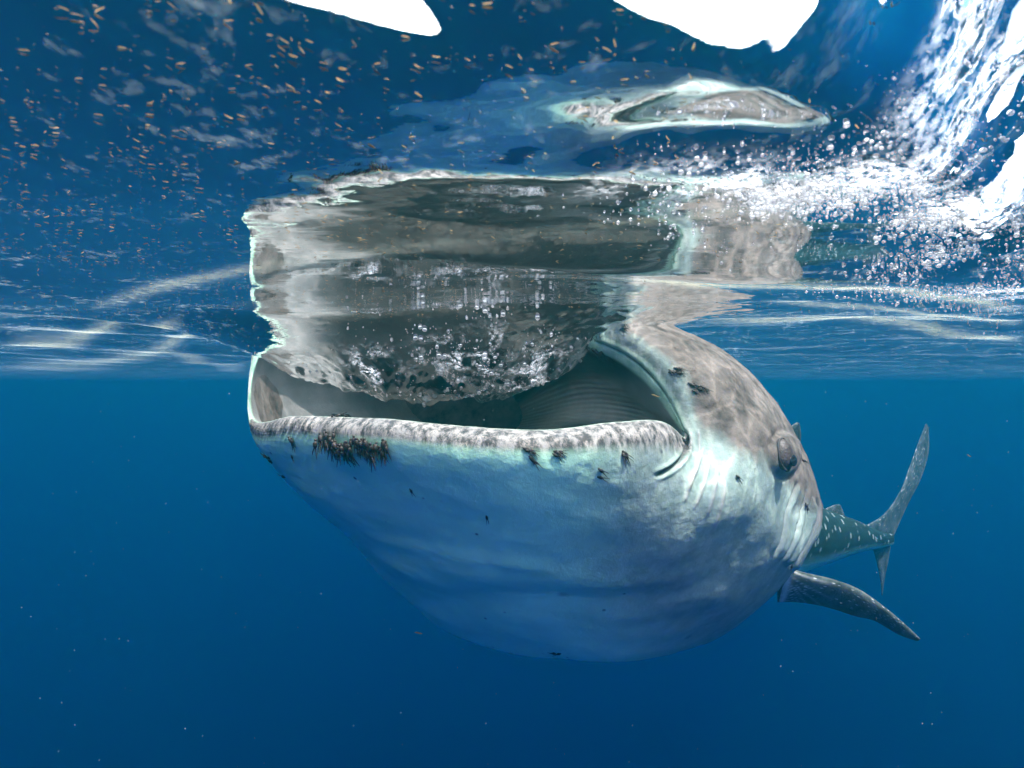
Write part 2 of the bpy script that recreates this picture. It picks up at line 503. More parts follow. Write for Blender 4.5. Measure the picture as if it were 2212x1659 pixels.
VG, UG = np.meshgrid(VV, UU, indexing='ij')


def normals(B):
    du = np.roll(B, -1, 1) - np.roll(B, 1, 1)
    dv = np.empty_like(B); dv[1:-1] = B[2:] - B[:-2]; dv[0] = B[1] - B[0]; dv[-1] = B[-1] - B[-2]
    n = np.cross(dv, du)
    n /= np.linalg.norm(n, axis=2, keepdims=True) + 1e-12
    return n


Nn = normals(B)
# outward check: near side of trunk must face the camera
_i = int(np.argmin(abs(VV - 8.0))); _j = int(5 * NU / NA)
if np.dot(Nn[_i, _j], B[_i, _j] - np.array([0, 0, CAM_Z])) > 0: Nn = -Nn

PX = 1106 + B[..., 0] / np.maximum(B[..., 1], .1) / K
PY = 829 - (B[..., 2] - CAM_Z) / np.maximum(B[..., 1], .1) / K
OUT = sstep(5.0, 5.4, VG)               # outside skin
disp = np.zeros_like(PX)


def poly_d(pts):
    """distance (frame px) and position 0..1 along a polyline, measured on the skin seen from the front quarter"""
    best = np.full(PX.shape, 1e9); tt = np.zeros_like(PX)
    n = len(pts) - 1
    for k in range(n):
        (ax, ay), (bx_, by) = pts[k], pts[k + 1]
        L2 = (bx_ - ax) ** 2 + (by - ay) ** 2
        t_ = np.clip(((PX - ax) * (bx_ - ax) + (PY - ay) * (by - ay)) / L2, 0, 1)
        d = np.hypot(PX - ax - t_ * (bx_ - ax), PY - ay - t_ * (by - ay))
        u = d < best
        best = np.where(u, d, best); tt = np.where(u, (k + t_) / n, tt)
    return best, tt


def smooth_line(pts, n=6):
    c = np.array(pts, float); out = []
    c = np.vstack([2 * c[0] - c[1], c, 2 * c[-1] - c[-2]])
    for i in range(1, len(c) - 2):
        for k in range(n):
            f = k / n
            out.append(.5 * (2 * c[i] + (c[i + 1] - c[i - 1]) * f + (2 * c[i - 1] - 5 * c[i] + 4 * c[i + 1] - c[i + 2]) * f ** 2 + (3 * c[i] - c[i - 1] - 3 * c[i + 1] + c[i + 2]) * f ** 3))
    out.append(c[-2])
    return [tuple(p) for p in out]


FRONT = (VG > 4.6) & (VG < 10.2)
paint_line = np.zeros_like(PX)          # pale wrinkle lines
paint_dark = np.zeros_like(PX)          # dark crease lines


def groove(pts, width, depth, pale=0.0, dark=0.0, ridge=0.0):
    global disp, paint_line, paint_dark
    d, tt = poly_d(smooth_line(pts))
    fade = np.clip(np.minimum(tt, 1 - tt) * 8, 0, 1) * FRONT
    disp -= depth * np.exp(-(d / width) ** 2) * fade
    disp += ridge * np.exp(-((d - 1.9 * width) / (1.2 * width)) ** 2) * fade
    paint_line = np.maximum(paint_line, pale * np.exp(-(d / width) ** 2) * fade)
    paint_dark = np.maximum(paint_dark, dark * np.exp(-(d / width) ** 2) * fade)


# fold of the jaw corner and the crease outside the upper lip
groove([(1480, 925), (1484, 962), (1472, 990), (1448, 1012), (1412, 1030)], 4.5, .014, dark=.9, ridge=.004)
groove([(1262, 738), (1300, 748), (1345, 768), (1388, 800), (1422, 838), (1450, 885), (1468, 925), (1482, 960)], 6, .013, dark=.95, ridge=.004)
# slack skin folds behind the jaw corner
for a, b, c in (((1500, 1010), (1490, 1045), (1475, 1085)), ((1535, 990), (1520, 1040), (1495, 1100)), ((1550, 1010), (1538, 1060), (1518, 1120)),
                ((1520, 965), (1506, 1010), (1482, 1060)), ((1508, 925), (1510, 975), (1498, 1030)), ((1562, 1035), (1552, 1085), (1535, 1150))):
    groove([a, b, c], 3.0, -.004, pale=.75)
# gill slits
groove([(1724, 1040), (1715, 1070), (1700, 1110), (1688, 1160), (1672, 1200)], 3.5, .010, pale=.5, ridge=.006)
groove([(1742, 1050), (1738, 1090), (1722, 1140), (1700, 1185), (1684, 1215)], 3.0, .010, pale=.4, ridge=.007)
groove([(1768, 1075), (1766, 1110), (1750, 1155), (1725, 1200), (1705, 1230)], 5, .013, pale=.8, ridge=.012)
# soft swells of the slack throat
disp += .013 * OUT * np.exp(-((PY - (1235 + .10 * (PX - 1000))) / 34) ** 2) * sstep(760, 900, PX) * sstep(1640, 1500, PX) * FRONT
disp -= .015 * OUT * np.exp(-((PY - (1290 - .06 * (PX - 1200))) / 26) ** 2) * sstep(860, 1000, PX) * sstep(1560, 1380, PX) * FRONT
disp += .010 * OUT * fbm(B[..., 0] * 3.2, B[..., 1] * 3.2, B[..., 2] * 6, oct=2, seed=50) * sstep(6.3, 7.2, VG) * sstep(11, 9, VG)
disp += .006 * OUT * np.exp(-((PY - (1175 + .16 * (PX - 850))) / 16) ** 2) * sstep(760, 850, PX) * sstep(1300, 1100, PX) * FRONT
disp += .0012 * fbm(B[..., 0] * 26, B[..., 1] * 26, B[..., 2] * 26, oct=3, seed=60) * sstep(3.5, 4.2, VG)
# transverse wrinkles where the lower lip turns round the left corner
lipm = np.exp(-((VG - 5.0) / .9) ** 2)
wr = np.sin((UG + .12 * (VG - 5)) * 2 * math.pi * 12 + 2.2 * vnoise(UG * 3, VG * 0 + 2, seed=3))
wl = sstep(1.75, .9, UG) * (UG < 8) + .5 * np.exp(-((UG - 2.75) / .35) ** 2)
disp += .0022 * lipm * wl * np.sign(wr) * np.abs(wr) ** .6
# eye socket bulge
EYE_PX = (1694, 981)
de = np.hypot((PX - EYE_PX[0]) / 30, (PY - EYE_PX[1]) / 38)
em = FRONT & (VG > 7)
disp += em * (.020 * np.exp(-de ** 2) - .006 * np.exp(-((de - 1.35) / .22) ** 2) + .003 * np.exp(-((de - 1.0) / .18) ** 2))
# bristly filter pad and ribs inside the mouth
disp += .0010 * np.sin(UG * 2 * math.pi * 3.5) * sstep(2.6, 1.6, VG) * (VG < 3)
B2 = B + Nn * disp[..., None]

ii = np.arange(NV * NU).reshape(NV, NU)
a_ = ii[:-1]; b_ = ii[1:]
Fq = np.stack([a_.ravel(), np.roll(a_, -1, 1).ravel(), np.roll(b_, -1, 1).ravel(), b_.ravel()], 1)


def mat_skin():
    t = NT('shark_skin')
    p = t.pos()
    A = lambda n: t.n('ShaderNodeAttribute', attribute_name=n).outputs['Fac']
    n1 = t.noise(p, 9, 4, .55)
    n2 = t.noise(p, 34, 4, .6)
    n3 = t.noise(p, 120, 3, .6)
    back = t.mix(t.ramp(n2, [(.35, 0), (.65, 1)]), (.036, .032, .029), (.115, .100, .088))
    back = t.mix(t.ramp(n1, [(.4, 0), (.62, .7)]), back, (.17, .150, .135))
    belly = t.mix(t.ramp(n1, [(.35, 0), (.7, 1)]), (.44, .80, .58), (.52, .90, .66))  # pale belly, tinted teal to stand for blue-green water light
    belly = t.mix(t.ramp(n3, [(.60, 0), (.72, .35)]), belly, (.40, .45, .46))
    belly = t.mix(t.math('MULTIPLY', A('cheek'), .92), belly, t.mix(t.ramp(t.noise(p, 22, 4, .65), [(.38, 0), (.62, 1)]), (.20, .25, .235), (.30, .355, .335)))
    f = t.math('ADD', A('dorsal'), t.math('MULTIPLY', t.math('SUBTRACT', n1, .5), .9), True)
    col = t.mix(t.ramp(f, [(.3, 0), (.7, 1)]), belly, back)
    # lips: mottled grey on top with pale flecks
    lipc = t.mix(t.ramp(t.noise(t.pos((3.2, 3.2, 1)), 17, 6, .75), [(.42, 0), (.58, 1)]), (.038, .038, .039), (.26, .25, .24))
    col = t.mix(A('lip'), col, lipc)
    # small dark specks
    v = t.n('ShaderNodeTexVoronoi', ins={'Vector': p, 'Scale': 17.0, 'Randomness': 1.0})
    sp = t.math('MULTIPLY', t.ramp(v.outputs['Distance'], [(.05, 1), (.11, 0)]), t.math('GREATER_THAN', t.n('ShaderNodeSeparateColor', ins={0: v.outputs['Color']}).outputs[0], .62))
    v2 = t.n('ShaderNodeTexVoronoi', ins={'Vector': p, 'Scale': 7.0, 'Randomness': 1.0})
    sp2 = t.math('MULTIPLY', t.ramp(v2.outputs['Distance'], [(.03, .5), (.13, 0)]), t.math('GREATER_THAN', t.n('ShaderNodeSeparateColor', ins={0: v2.outputs['Color']}).outputs[0], .5))
    sp = t.math('MULTIPLY', t.math('MAXIMUM', sp, sp2), t.math('SUBTRACT', 1.0, A('inside'), True))
    col = t.mix(sp, col, (.09, .10, .11))
    # rear body: back and pale spots, greened and dimmed in colour for water haze
    v3 = t.n('ShaderNodeTexVoronoi', ins={'Vector': p, 'Scale': 11.0, 'Randomness': .7})
    ws = t.math('MULTIPLY', t.ramp(v3.outputs['Distance'], [(.20, 1), (.27, 0)]), A('tail'))
    col = t.mix(t.math('MULTIPLY', A('tail'), A('tailback')), col, (.015, .034, .03))
    col = t.mix(t.math('MULTIPLY', ws, A('tailback')), col, (.27, .33, .29))
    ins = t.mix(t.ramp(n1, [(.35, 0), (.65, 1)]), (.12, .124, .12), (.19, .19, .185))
    ins_shade = t.mix(n2, (.015, .015, .014), (.04, .04, .035))  # near-black colour standing for shade inside the mouth
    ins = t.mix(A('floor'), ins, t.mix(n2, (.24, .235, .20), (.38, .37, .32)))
    ins = t.mix(A('throat'), ins, ins_shade)
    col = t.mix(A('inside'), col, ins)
    col = t.mix(A('pale_line'), col, (.36, .35, .335))
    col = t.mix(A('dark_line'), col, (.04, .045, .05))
    hb = t.math('ADD', t.math('MULTIPLY', n3, .0016), t.math('MULTIPLY', t.noise(p, 420, 2, .6), .0006))
    bump = t.n('ShaderNodeBump', ins={'Strength': .8, 'Distance': 1.0, 'Height': hb}).outputs[0]
    b = t.n('ShaderNodeBsdfPrincipled', ins={'Base Color': col, 'Roughness': .55, 'Normal': bump})
    b.inputs['Specular IOR Level'].default_value = .15
    return t.surf(b.outputs[0])


m_skin = mat_skin()
shark = bpy.data.objects.new('whale_shark', None)
shark.location = (float(cs[0][0]), float(cs[0][1]), float(cs[0][2]))
C.objects.link(shark)
tag(shark, 'huge pale whale shark feeding with its mouth wide open at the surface', 'shark')
bpy.context.view_layer.update()
INV = shark.matrix_world.inverted()


def part(name, V, F, mat, parent=shark, smooth=True):
    """part given in world coordinates, stored relative to the animal"""
    V = np.asarray(V, float) - np.array(shark.location)
    return mesh_obj(name, V, F, mat, parent, smooth)


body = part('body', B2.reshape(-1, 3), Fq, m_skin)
ang = UG
dors = sstep(6.9, 8.3, ang) * sstep(16.3, 15.4, ang)
dors = dors * sstep(5.3, 6.6, VG)
shade_u = dors
lip = np.exp(-(np.clip(np.abs(VG - 4.7) - .55, 0, 9) / .45) ** 2)
lip = np.where(ang < 7.5, lip, lip * .55)
attr(body, 'dorsal', shade_u)
attr(body, 'lip', np.clip(lip, 0, 1))
attr(body, 'cheek', sstep(3.7, 5.5, ang) * sstep(16.3, 15.4, ang) * sstep(4.7, 5.5, VG) * sstep(11, 9, VG))
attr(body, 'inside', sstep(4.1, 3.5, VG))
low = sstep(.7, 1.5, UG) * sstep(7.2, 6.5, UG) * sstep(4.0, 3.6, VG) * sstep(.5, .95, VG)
attr(body, 'throat', np.clip(sstep(8.9, 9.8, UG) * sstep(15.3, 14.7, UG) * sstep(4.1, 3.7, VG) + low, 0, 1))  # mask for shade painted over the palate and mouth floor
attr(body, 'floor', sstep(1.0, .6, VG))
attr(body, 'tail', sstep(9.6, 10.6, VG))
attr(body, 'tailback', sstep(5.6, 6.8, UG) * (UG > 4) + (UG < .6) * 1.0)
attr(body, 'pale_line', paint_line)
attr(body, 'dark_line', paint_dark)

# throat end plug
cc = B2[0].mean(0)
part('gullet', np.vstack([B2[0][::20], cc[None] + np.array([[0, .1, 0]])]), [(i, (i + 1) % 32, 32) for i in range(32)], m_skin)


def mat_fin():
    t = NT('fin_skin')
    p = t.pos()
    n1 = t.noise(p, 14, 4, .6)
    A = lambda n: t.n('ShaderNodeAttribute', attribute_name=n).outputs['Fac']
    col = t.mix(t.ramp(n1, [(.35, 0), (.65, 1)]), (.03, .05, .048), (.11, .13, .12))
    col = t.mix(A('edge'), col, (.17, .18, .15))
    uv = t.n('ShaderNodeCombineXYZ', ins={0: t.math('MULTIPLY', A('along'), 9.0), 1: t.math('MULTIPLY', A('across'), 9.0), 2: 0.0}).outputs[0]
    v = t.n('ShaderNodeTexVoronoi', ins={'Vector': uv, 'Scale': 2.4, 'Randomness': .75})
    sp = t.math('MULTIPLY', t.ramp(v.outputs['Distance'], [(.14, .95), (.27, 0)]), t.ramp(A('across'), [(.55, 1), (.8, 0)]))
    col = t.mix(sp, col, (.75, .80, .75))
    col = t.mix(A('streak'), col, (.55, .58, .54))
    b = t.n('ShaderNodeBsdfPrincipled', ins={'Base Color': col, 'Roughness': .6})
    b.inputs['Specular IOR Level'].default_value = .15
    bump = t.n('ShaderNodeBump', ins={'Strength': .7, 'Distance': 1.0, 'Height': t.math('MULTIPLY', t.noise(p, 90, 3, .6), .003)}).outputs[0]
    t.t.links.new(bump, b.inputs['Normal'])
    return t.surf(b.outputs[0])


m_fin = mat_fin()


def fin(name, lead, trail, thick, streaks=False, na=90, nc=30, curl=None):
    """lead / trail: matching 3-D edge curves from root to tip; blade section between them"""
    def resample(c, n):
        c = np.array(smooth3(c)); d = np.r_[0, np.cumsum(np.linalg.norm(np.diff(c, axis=0), axis=1))]
        t_ = np.linspace(0, d[-1], n)
        return np.stack([np.interp(t_, d, c[:, k]) for k in range(3)], 1)
    L = resample(lead, na); T = resample(trail, na)
    al = np.linspace(0, 1, na)
    V, A1, A2, E, S = [], [], [], [], []
    for i in range(na):
        ch = T[i] - L[i]
        fwd = L[min(i + 1, na - 1)] - L[max(i - 1, 0)]
        n = np.cross(fwd, ch); n /= np.linalg.norm(n) + 1e-9
        for k in range(2 * nc):
            a = k / (2 * nc) * 2 * math.pi
            c_ = .5 - .5 * math.cos(a)
            th = math.sin(a) * (1 - .65 * c_) * thick * (1 - .8 * al[i]) ** .8 * (1 if c_ > 0 else 1)
            V.append(L[i] + ch * c_ + n * th * (.004 + 1))
            A1.append(al[i]); A2.append(c_)
            E.append(max(0, (c_ - .80) / .2) * .8)
            st = 0
            if streaks:
                fan = (c_ + .02) / (al[i] * 2.2 + .06)
                st = max(0, math.sin(fan * 9.0) - .72) / .28 * max(0, 1 - al[i] / .30)
                st = max(st, max(0, 1 - abs(al[i] - .02) / .03))
            S.append(st)
    m = 2 * nc
    F = [(i * m + k, i * m + (k + 1) % m, (i + 1) * m + (k + 1) % m, (i + 1) * m + k) for i in range(na - 1) for k in range(m)]
    F.append(tuple((na - 1) * m + k for k in range(m)))
    o = part(name, V, F, m_fin)
    attr(o, 'along', A1); attr(o, 'across', A2); attr(o, 'edge', E); attr(o, 'streak', S)
    return o


def smooth3(pts, n=8):
    c = np.array(pts, float); out = []
    c = np.vstack([2 * c[0] - c[1], c, 2 * c[-1] - c[-2]])
    for i in range(1, len(c) - 2):
        for k in range(n):
            f = k / n
            out.append(.5 * (2 * c[i] + (c[i + 1] - c[i - 1]) * f + (2 * c[i - 1] - 5 * c[i] + 4 * c[i + 1] - c[i + 2]) * f ** 2 + (3 * c[i] - c[i - 1] - 3 * c[i + 1] + c[i + 2]) * f ** 3))
    out.append(c[-2])
    return out


fin('pectoral_fin', [P(1690, 1225, 2.22), P(1745, 1240, 2.24), P(1800, 1252, 2.28), P(1860, 1275, 2.34), P(1920, 1318, 2.42), P(1965, 1357, 2.50), P(1986, 1377, 2.55)],
    [P(1680, 1300, 2.30), P(1730, 1301, 2.34), P(1790, 1312, 2.37), P(1845, 1330, 2.40), P(1890, 1341, 2.45), P(1940, 1370, 2.50), P(1980, 1384, 2.55)], .030, streaks=True)
# the other pectoral, on the far side of the body
fin('pectoral_fin', [(-.20, 2.75, -.78), (-.42, 2.95, -.95), (-.50, 3.1, -1.10), (-.52, 3.2, -1.2)],
    [(.02, 3.0, -.9), (-.22, 3.15, -1.02), (-.40, 3.2, -1.14), (-.50, 3.22, -1.2)], .025)
# first dorsal, peeping over the shoulder
fin('dorsal_fin', [P(1640, 1050, 3.70), P(1680, 960, 3.75), P(1708, 922, 3.80), P(1722, 912, 3.84)],
    [P(1730, 1050, 4.05), P(1728, 985, 4.0), P(1730, 940, 3.92), P(1727, 915, 3.86)], .03)
# second dorsal
fin('second_dorsal_fin', [P(1745, 1140, 4.85), P(1775, 1105, 4.9), P(1798, 1092, 4.95), P(1812, 1089, 4.98)],
    [P(1838, 1150, 5.1), P(1829, 1128, 5.06), P(1822, 1106, 5.02), P(1816, 1091, 5.0)], .02)
# tail: tall upper lobe and short lower lobe
fin('tail_fin', [P(1835, 1150, 5.55), P(1905, 1115, 5.85), P(1944, 1062, 6.05), P(1964, 1010, 6.2), P(1984, 955, 6.35), P(2000, 915, 6.45)],
    [P(1915, 1195, 5.95), P(1936, 1145, 6.05), P(1963, 1085, 6.2), P(1990, 1032, 6.3), P(2006, 975, 6.4), P(2006, 925, 6.48)], .03)
fin('tail_fin', [P(1880, 1165, 5.7), P(1892, 1205, 5.8), P(1902, 1250, 5.88), P(1905, 1284, 5.92)],
    [P(1924, 1180, 5.95), P(1918, 1215, 5.95), P(1910, 1255, 5.95), P(1906, 1286, 5.93)], .025)

bvh = BVHTree.FromPolygons([Vector(v) for v in B2.reshape(-1, 3)[:]], [tuple(int(q) for q in f) for f in Fq[::1]])
O_ = Vector((0, 0, CAM_Z))


def on_skin(px, py):
    d = Vector(P(px, py, 1.0)) - O_
    h, n, i, dist = bvh.ray_cast(O_, d.normalized())
    if h is None: return None, None
    if n.dot(d) > 0: n = -n
    return h, n


# eye
def ico(sub=3):
    import bmesh
    bm = bmesh.new(); bmesh.ops.create_icosphere(bm, subdivisions=sub, radius=1)
    bm.verts.ensure_lookup_table()
    V = [tuple(v.co) for v in bm.verts]; F = [tuple(v.index for v in f.verts) for f in bm.faces]
    bm.free(); return np.array(V), F


IV4, IF4 = ico(4)
IV2, IF2 = ico(2)
h, n = on_skin(*EYE_PX)
t = NT('eye_lid')
cc_ = t.mix(t.noise(t.pos(), 60, 4, .6), (.018, .014, .013), (.07, .054, .048))
bb = t.n('ShaderNodeBsdfPrincipled', ins={'Base Color': cc_, 'Roughness': .5, 'Normal': t.n('ShaderNodeBump', ins={'Strength': .8, 'Distance': 1., 'Height': t.math('MULTIPLY', t.noise(t.pos(), 110, 3, .6), .004)}).outputs[0]})
m_lid = t.surf(bb.outputs[0])
t = NT('eye_dark')
m_pup = t.surf(t.n('ShaderNodeBsdfPrincipled', ins={'Base Color': (.008, .009, .012, 1), 'Roughness': .15}).outputs[0])
t = NT('dark_crease')
m_crease = t.surf(t.n('ShaderNodeBsdfPrincipled', ins={'Base Color': (.03, .028, .03, 1), 'Roughness': .7}).outputs[0])
if h is None: h, n = Vector(P(*EYE_PX, 1.8)), Vector((.5, -.8, 0)).normalized()
zax = n.normalized(); up = Vector((.05, 0, 1)); xax = up.cross(zax).normalized(); yax = zax.cross(xax)
M3 = np.array([list(xax), list(yax), list(zax)]).T
h_ = np.array(h)


def loc(V): return np.asarray(V) @ M3.T + h_


ew, eh = .034, .043
eb = IV4 * np.array([ew, eh, .026]) + np.array([0, 0, -.004])
eye = part('eye', loc(eb), IF4, m_lid)
eye['label'] = 'brownish bulging eye with dark pupil'
pz = math.sqrt(max(0, 1 - (.006 / ew) ** 2 - (.018 / eh) ** 2)) * .026 - .004
mesh_obj('pupil', loc(IV4 * np.array([.019, .016, .007]) + np.array([.006, -.018, pz - .0015])) - np.array(shark.location), IF4, m_pup, eye)
rim_n = 72  # dark ring added in place of the shaded crease round the eye
RV, RF = [], []
for i in range(rim_n):
    a = 2 * math.pi * i / rim_n
    for j in range(8):
        b = 2 * math.pi * j / 8
        rr = .0022 * (1 + .5 * math.sin(a * 3 + 1))
        RV.append(((ew * 1.02 + rr * math.cos(b)) * math.cos(a), (eh * 1.02 + rr * math.cos(b)) * math.sin(a), .002 + rr * math.sin(b)))
RF = [(i * 8 + j, ((i + 1) % rim_n) * 8 + j, ((i + 1) % rim_n) * 8 + (j + 1) % 8, i * 8 + (j + 1) % 8) for i in range(rim_n) for j in range(8)]
mesh_obj('eye_crease', loc(RV) - np.array(shark.location), RF, m_crease, eye)


# ------------------------------------------------------------------ parasites on the skin
def rot_to(n, spin):
    q = Vector(n).to_track_quat('Z', 'Y').to_matrix()
    return np.array(q @ Matrix.Rotation(spin, 3, 'Z'))


IV1, IF1 = ico(1)


def copepod_mesh(name, seed):
    r = random.Random(seed)
    V = [IV2 * np.array([.30, .48, .26]) + np.array([0, .1, .2]), IV1 * np.array([.2, .2, .18]) + np.array([0, .62, .2])]
    F = [list(IF2), [tuple(q + len(IV2) for q in f) for f in IF1]]
    base = len(IV2) + len(IV1)
    for sx in (-1, 1):
        pts = [np.array([sx * .12, -.3, .2]), np.array([sx * (.18 + r.random() * .1), -.75, .24]), np.array([sx * (.2 + r.random() * .3), -1.3 - .4 * r.random(), .15 + .2 * r.random()])]
        rad = [.085, .07, .03]
        VV_ = []
        for p_, q_ in zip(pts, rad):
            for k in range(5):
                a = 2 * math.pi * k / 5
                VV_.append(p_ + np.array([math.cos(a) * q_, 0, math.sin(a) * q_]))
        V.append(np.array(VV_))
        F.append([(base + i * 5 + k, base + i * 5 + (k + 1) % 5, base + (i + 1) * 5 + (k + 1) % 5, base + (i + 1) * 5 + k) for i in range(2) for k in range(5)])
        base += 15
    V = np.vstack(V)
    V = V * (1 + .12 * vnoise(V[:, 0] * 6, V[:, 1] * 6, V[:, 2] * 6, seed=seed))[:, None]
    me = bpy.data.meshes.new(name)
    me.from_pydata([tuple(map(float, v)) for v in V], [], [f for g_ in F for f in g_])
    me.polygons.foreach_set('use_smooth', [True] * len(me.polygons))
    me.materials.append(m_cope)
    return me


t = NT('copepod_shell')
bb = t.n('ShaderNodeBsdfPrincipled', ins={'Base Color': t.mix(t.noise(t.pos(), 150, 3), (.004, .003, .0025), (.022, .010, .006)), 'Roughness': .6})
m_cope = t.surf(bb.outputs[0])
cope_meshes = [copepod_mesh('copepod', k) for k in range(4)]
CL = [  # centre line ends, count, width, spin (deg), size in frame px, words
    ((698, 948), (765, 972), 34, 12, 8, 19, 'dark copepod in the bushy left half of the big cluster under the lip', 'copepods in the big cluster under the lip, left half'),
    ((772, 958), (842, 975), 32, 10, 8, 19, 'dark copepod in the bushy right half of the big cluster under the lip', 'copepods in the big cluster under the lip, right half'),
    ((716, 900), (755, 899), 8, 2, 50, 11, 'brown copepod in the flat row on top of the lower lip', 'copepods in a row on top of the lower lip'),
    ((631, 950), (636, 958), 3, 3, 10, 13, 'black copepod in the small tuft near the left end of the lower lip', 'copepods in the tuft near the left lip end'),
    ((633, 987), (633, 987), 1, 0, 10, 9, 'lone small black copepod below the tuft at the left lip end', None),
    ((572, 980), (586, 994), 3, 1, -130, 12, 'thin black copepod on the left outline of the throat just under the lip', 'copepods on the left outline of the throat'),
    ((611, 1026), (613, 1028), 1, 0, -130, 13, 'lone black copepod lower down the left outline of the throat', None),
    ((890, 1060), (890, 1060), 1, 0, 20, 10, 'lone black copepod on the teal throat below the big cluster', None),
    ((1053, 1118), (1053, 1118), 1, 0, 20, 12, 'lone black copepod lowest on the middle of the throat', None),
    ((1134, 970), (1158, 978), 6, 3, 60, 12, 'reddish copepod in the group under the middle of the lip', 'copepods in the group under the middle of the lip'),
    ((1144, 990), (1158, 998), 3, 2, 60, 12, 'black copepod just below the reddish group at the middle of the lip', 'copepods just below the reddish group'),
    ((1197, 981), (1214, 973), 6, 3, 60, 12, 'reddish copepod in the group right of the middle of the lip', 'copepods in the group right of the lip middle'),
    ((1346, 983), (1354, 984), 4, 4, 25, 13, 'dark copepod in the compact tuft under the right part of the lip', 'copepods in the tuft under the right part of the lip'),
    ((1299, 1016), (1299, 1016), 1, 0, 60, 14, 'upper one of two black copepods spaced below the right part of the lip', None),
    ((1299, 1031), (1299, 1031), 1, 0, 60, 13, 'lower one of two black copepods spaced below the right part of the lip', None),
    ((1476, 953), (1476, 953), 1, 0, 20, 15, 'brown copepod sitting right at the corner of the mouth', None),
    ((1292, 682), (1350, 712), 18, 5, 50, 12, 'red-brown copepod in the row on the snout near the water line', 'copepods in the row on the snout near the water line'),
    ((1280, 721), (1296, 724), 4, 2, 50, 12, 'red-brown copepod in the short group below the row on the snout', 'copepods in the short group below the snout row'),
    ((1274, 752), (1322, 776), 11, 3, 20, 13, 'rusty copepod in the row hanging inside the upper lip', 'copepods in the row hanging inside the upper lip'),
    ((1450, 806), (1474, 799), 8, 5, 60, 12, 'rusty copepod in the cluster on the cheek above the jaw crease', 'copepods in the cheek cluster above the jaw crease'),
    ((1490, 829), (1528, 845), 8, 2, 60, 11, 'rusty copepod in the slanting row on the cheek left of the eye', 'copepods in the slanting cheek row'),
    ((1500, 846), (1502, 846), 1, 0, 60, 11, 'single rusty copepod just under the slanting cheek row', None),
    ((1593, 1031), (1593, 1031), 1, 0, 60, 10, 'single dark copepod on the pale cheek left of the eye', None),
    ((1735, 996), (1735, 996), 1, 0, 20, 12, 'single dark copepod right behind the eye', None),
    ((1740, 1088), (1744, 1104), 2, 1, 20, 9, 'dark copepod between the gill slits below the eye', 'copepods between the gill slits'),
    ((1708, 1224), (1708, 1224), 1, 0, -60, 11, 'single dark copepod above the root of the pectoral fin', None),
    ((1190, 1408), (1210, 1410), 2, 1, -80, 11, 'dark copepod at the very bottom outline of the throat', 'copepods at the bottom outline of the throat'),
]
nth = 0
for (a, b, cnt, wd, spin, size, lab, grp) in CL:
    for k in range(cnt):
        f = (k + .5) / cnt
        for tr_ in range(8):
            px = a[0] + (b[0] - a[0]) * f + random.gauss(0, wd * .5)
            py = a[1] + (b[1] - a[1]) * f + random.gauss(0, wd * .6)
            h, n = on_skin(px + (tr_ if px < 700 else 0), py)
            if h is not None and h.y < 2.6: break
        else:
            continue
        o = bpy.data.objects.new('copepod', cope_meshes[nth % 4])
        nth += 1
        R3 = rot_to(n, math.radians(spin + random.uniform(-22, 22)))
        R3 = np.array(Matrix(R3) @ Matrix.Rotation(random.uniform(-.5, .1), 3, 'X'))
        M4 = Matrix(R3).to_4x4()
        sc = size * K * h.y * random.uniform(.75, 1.15)
        o.matrix_world = Matrix.Translation(h + n * sc * .05 + (n * sc * random.uniform(0, .6) if cnt > 15 else Vector())) @ M4 @ Matrix.Diagonal((sc, sc, sc, 1))
        C.objects.link(o)
        tag(o, lab, 'copepod', grp)


# ------------------------------------------------------------------ food flakes floating under the surface
def flake_geo(r, L, W, T):
    n = r.randint(6, 8)
    p = []
    for k in range(n):
        a = 2 * math.pi * k / n
        q = 1 + r.uniform(-.3, .25)
        p.append((math.cos(a) * L * .5 * q, math.sin(a) * W * .5 * q))
    bend = r.uniform(-.35, .35) * L
    V = [(x, y, bend * (x / L) ** 2 + T / 2) for x, y in p] + [(x * .96, y * .96, bend * (x / L) ** 2 - T / 2) for x, y in p]
    F = [tuple(range(n)), tuple(reversed(range(n, 2 * n)))] + [(k, n + k, n + (k + 1) % n, (k + 1) % n) for k in range(n)]
    return np.array(V), F


t = NT('krill_flake')
fc = t.mix(t.noise(t.pos(), 40, 2), (.32, .24, .115), (.20, .165, .105))
m_flake = t.surf(t.n('ShaderNodeMixShader', ins={0: .5, 1: t.n('ShaderNodeBsdfDiffuse', ins={'Color': fc}).outputs[0], 2: t.n('ShaderNodeBsdfTranslucent', ins={'Color': fc}).outputs[0]}).outputs[0])

NFL = 4800
fx, fy, fL = [], [], []
while len(fx) < NFL:
    # spread evenly over the water in front, thicker towards the mouth
    y = .30 + 2.0 * random.random() ** 1.0
    x = random.uniform(-.85, .85) * y * 1.05
    px = 1106 + x / y / K
    py = 829 - .2 / y / K
    w = 1.0
    if px > 1500 and py < 420: w = .12
    if px > 1750: w = .3
    if vnoise(np.array([x * 5]), np.array([y * 5]), seed=90)[0] < random.uniform(-1.2, .6) * .7: w *= .35
    if random.random() > w: continue
    L = .0016 + .0056 * random.random() ** 2.2
    if y > 1.0: L *= .8
    fx.append(x); fy.append(y); fL.append(L)
fx, fy, fL = map(np.array, (fx, fy, fL))
fz = sea_z(fx, fy) - RNG.uniform(.0008, .004, NFL)
app = fL / fy
order = np.argsort(-app)
proto = []
r = random.Random(4)
for k in range(10):
    L = 1.0
    V_, F_ = flake_geo(r, 1.0, r.uniform(.15, .32), .05)
    me = bpy.data.meshes.new('krill_flake')
    me.from_pydata([tuple(map(float, v)) for v in V_], [], F_)
    me.materials.append(m_flake)
    proto.append((me, V_, F_))


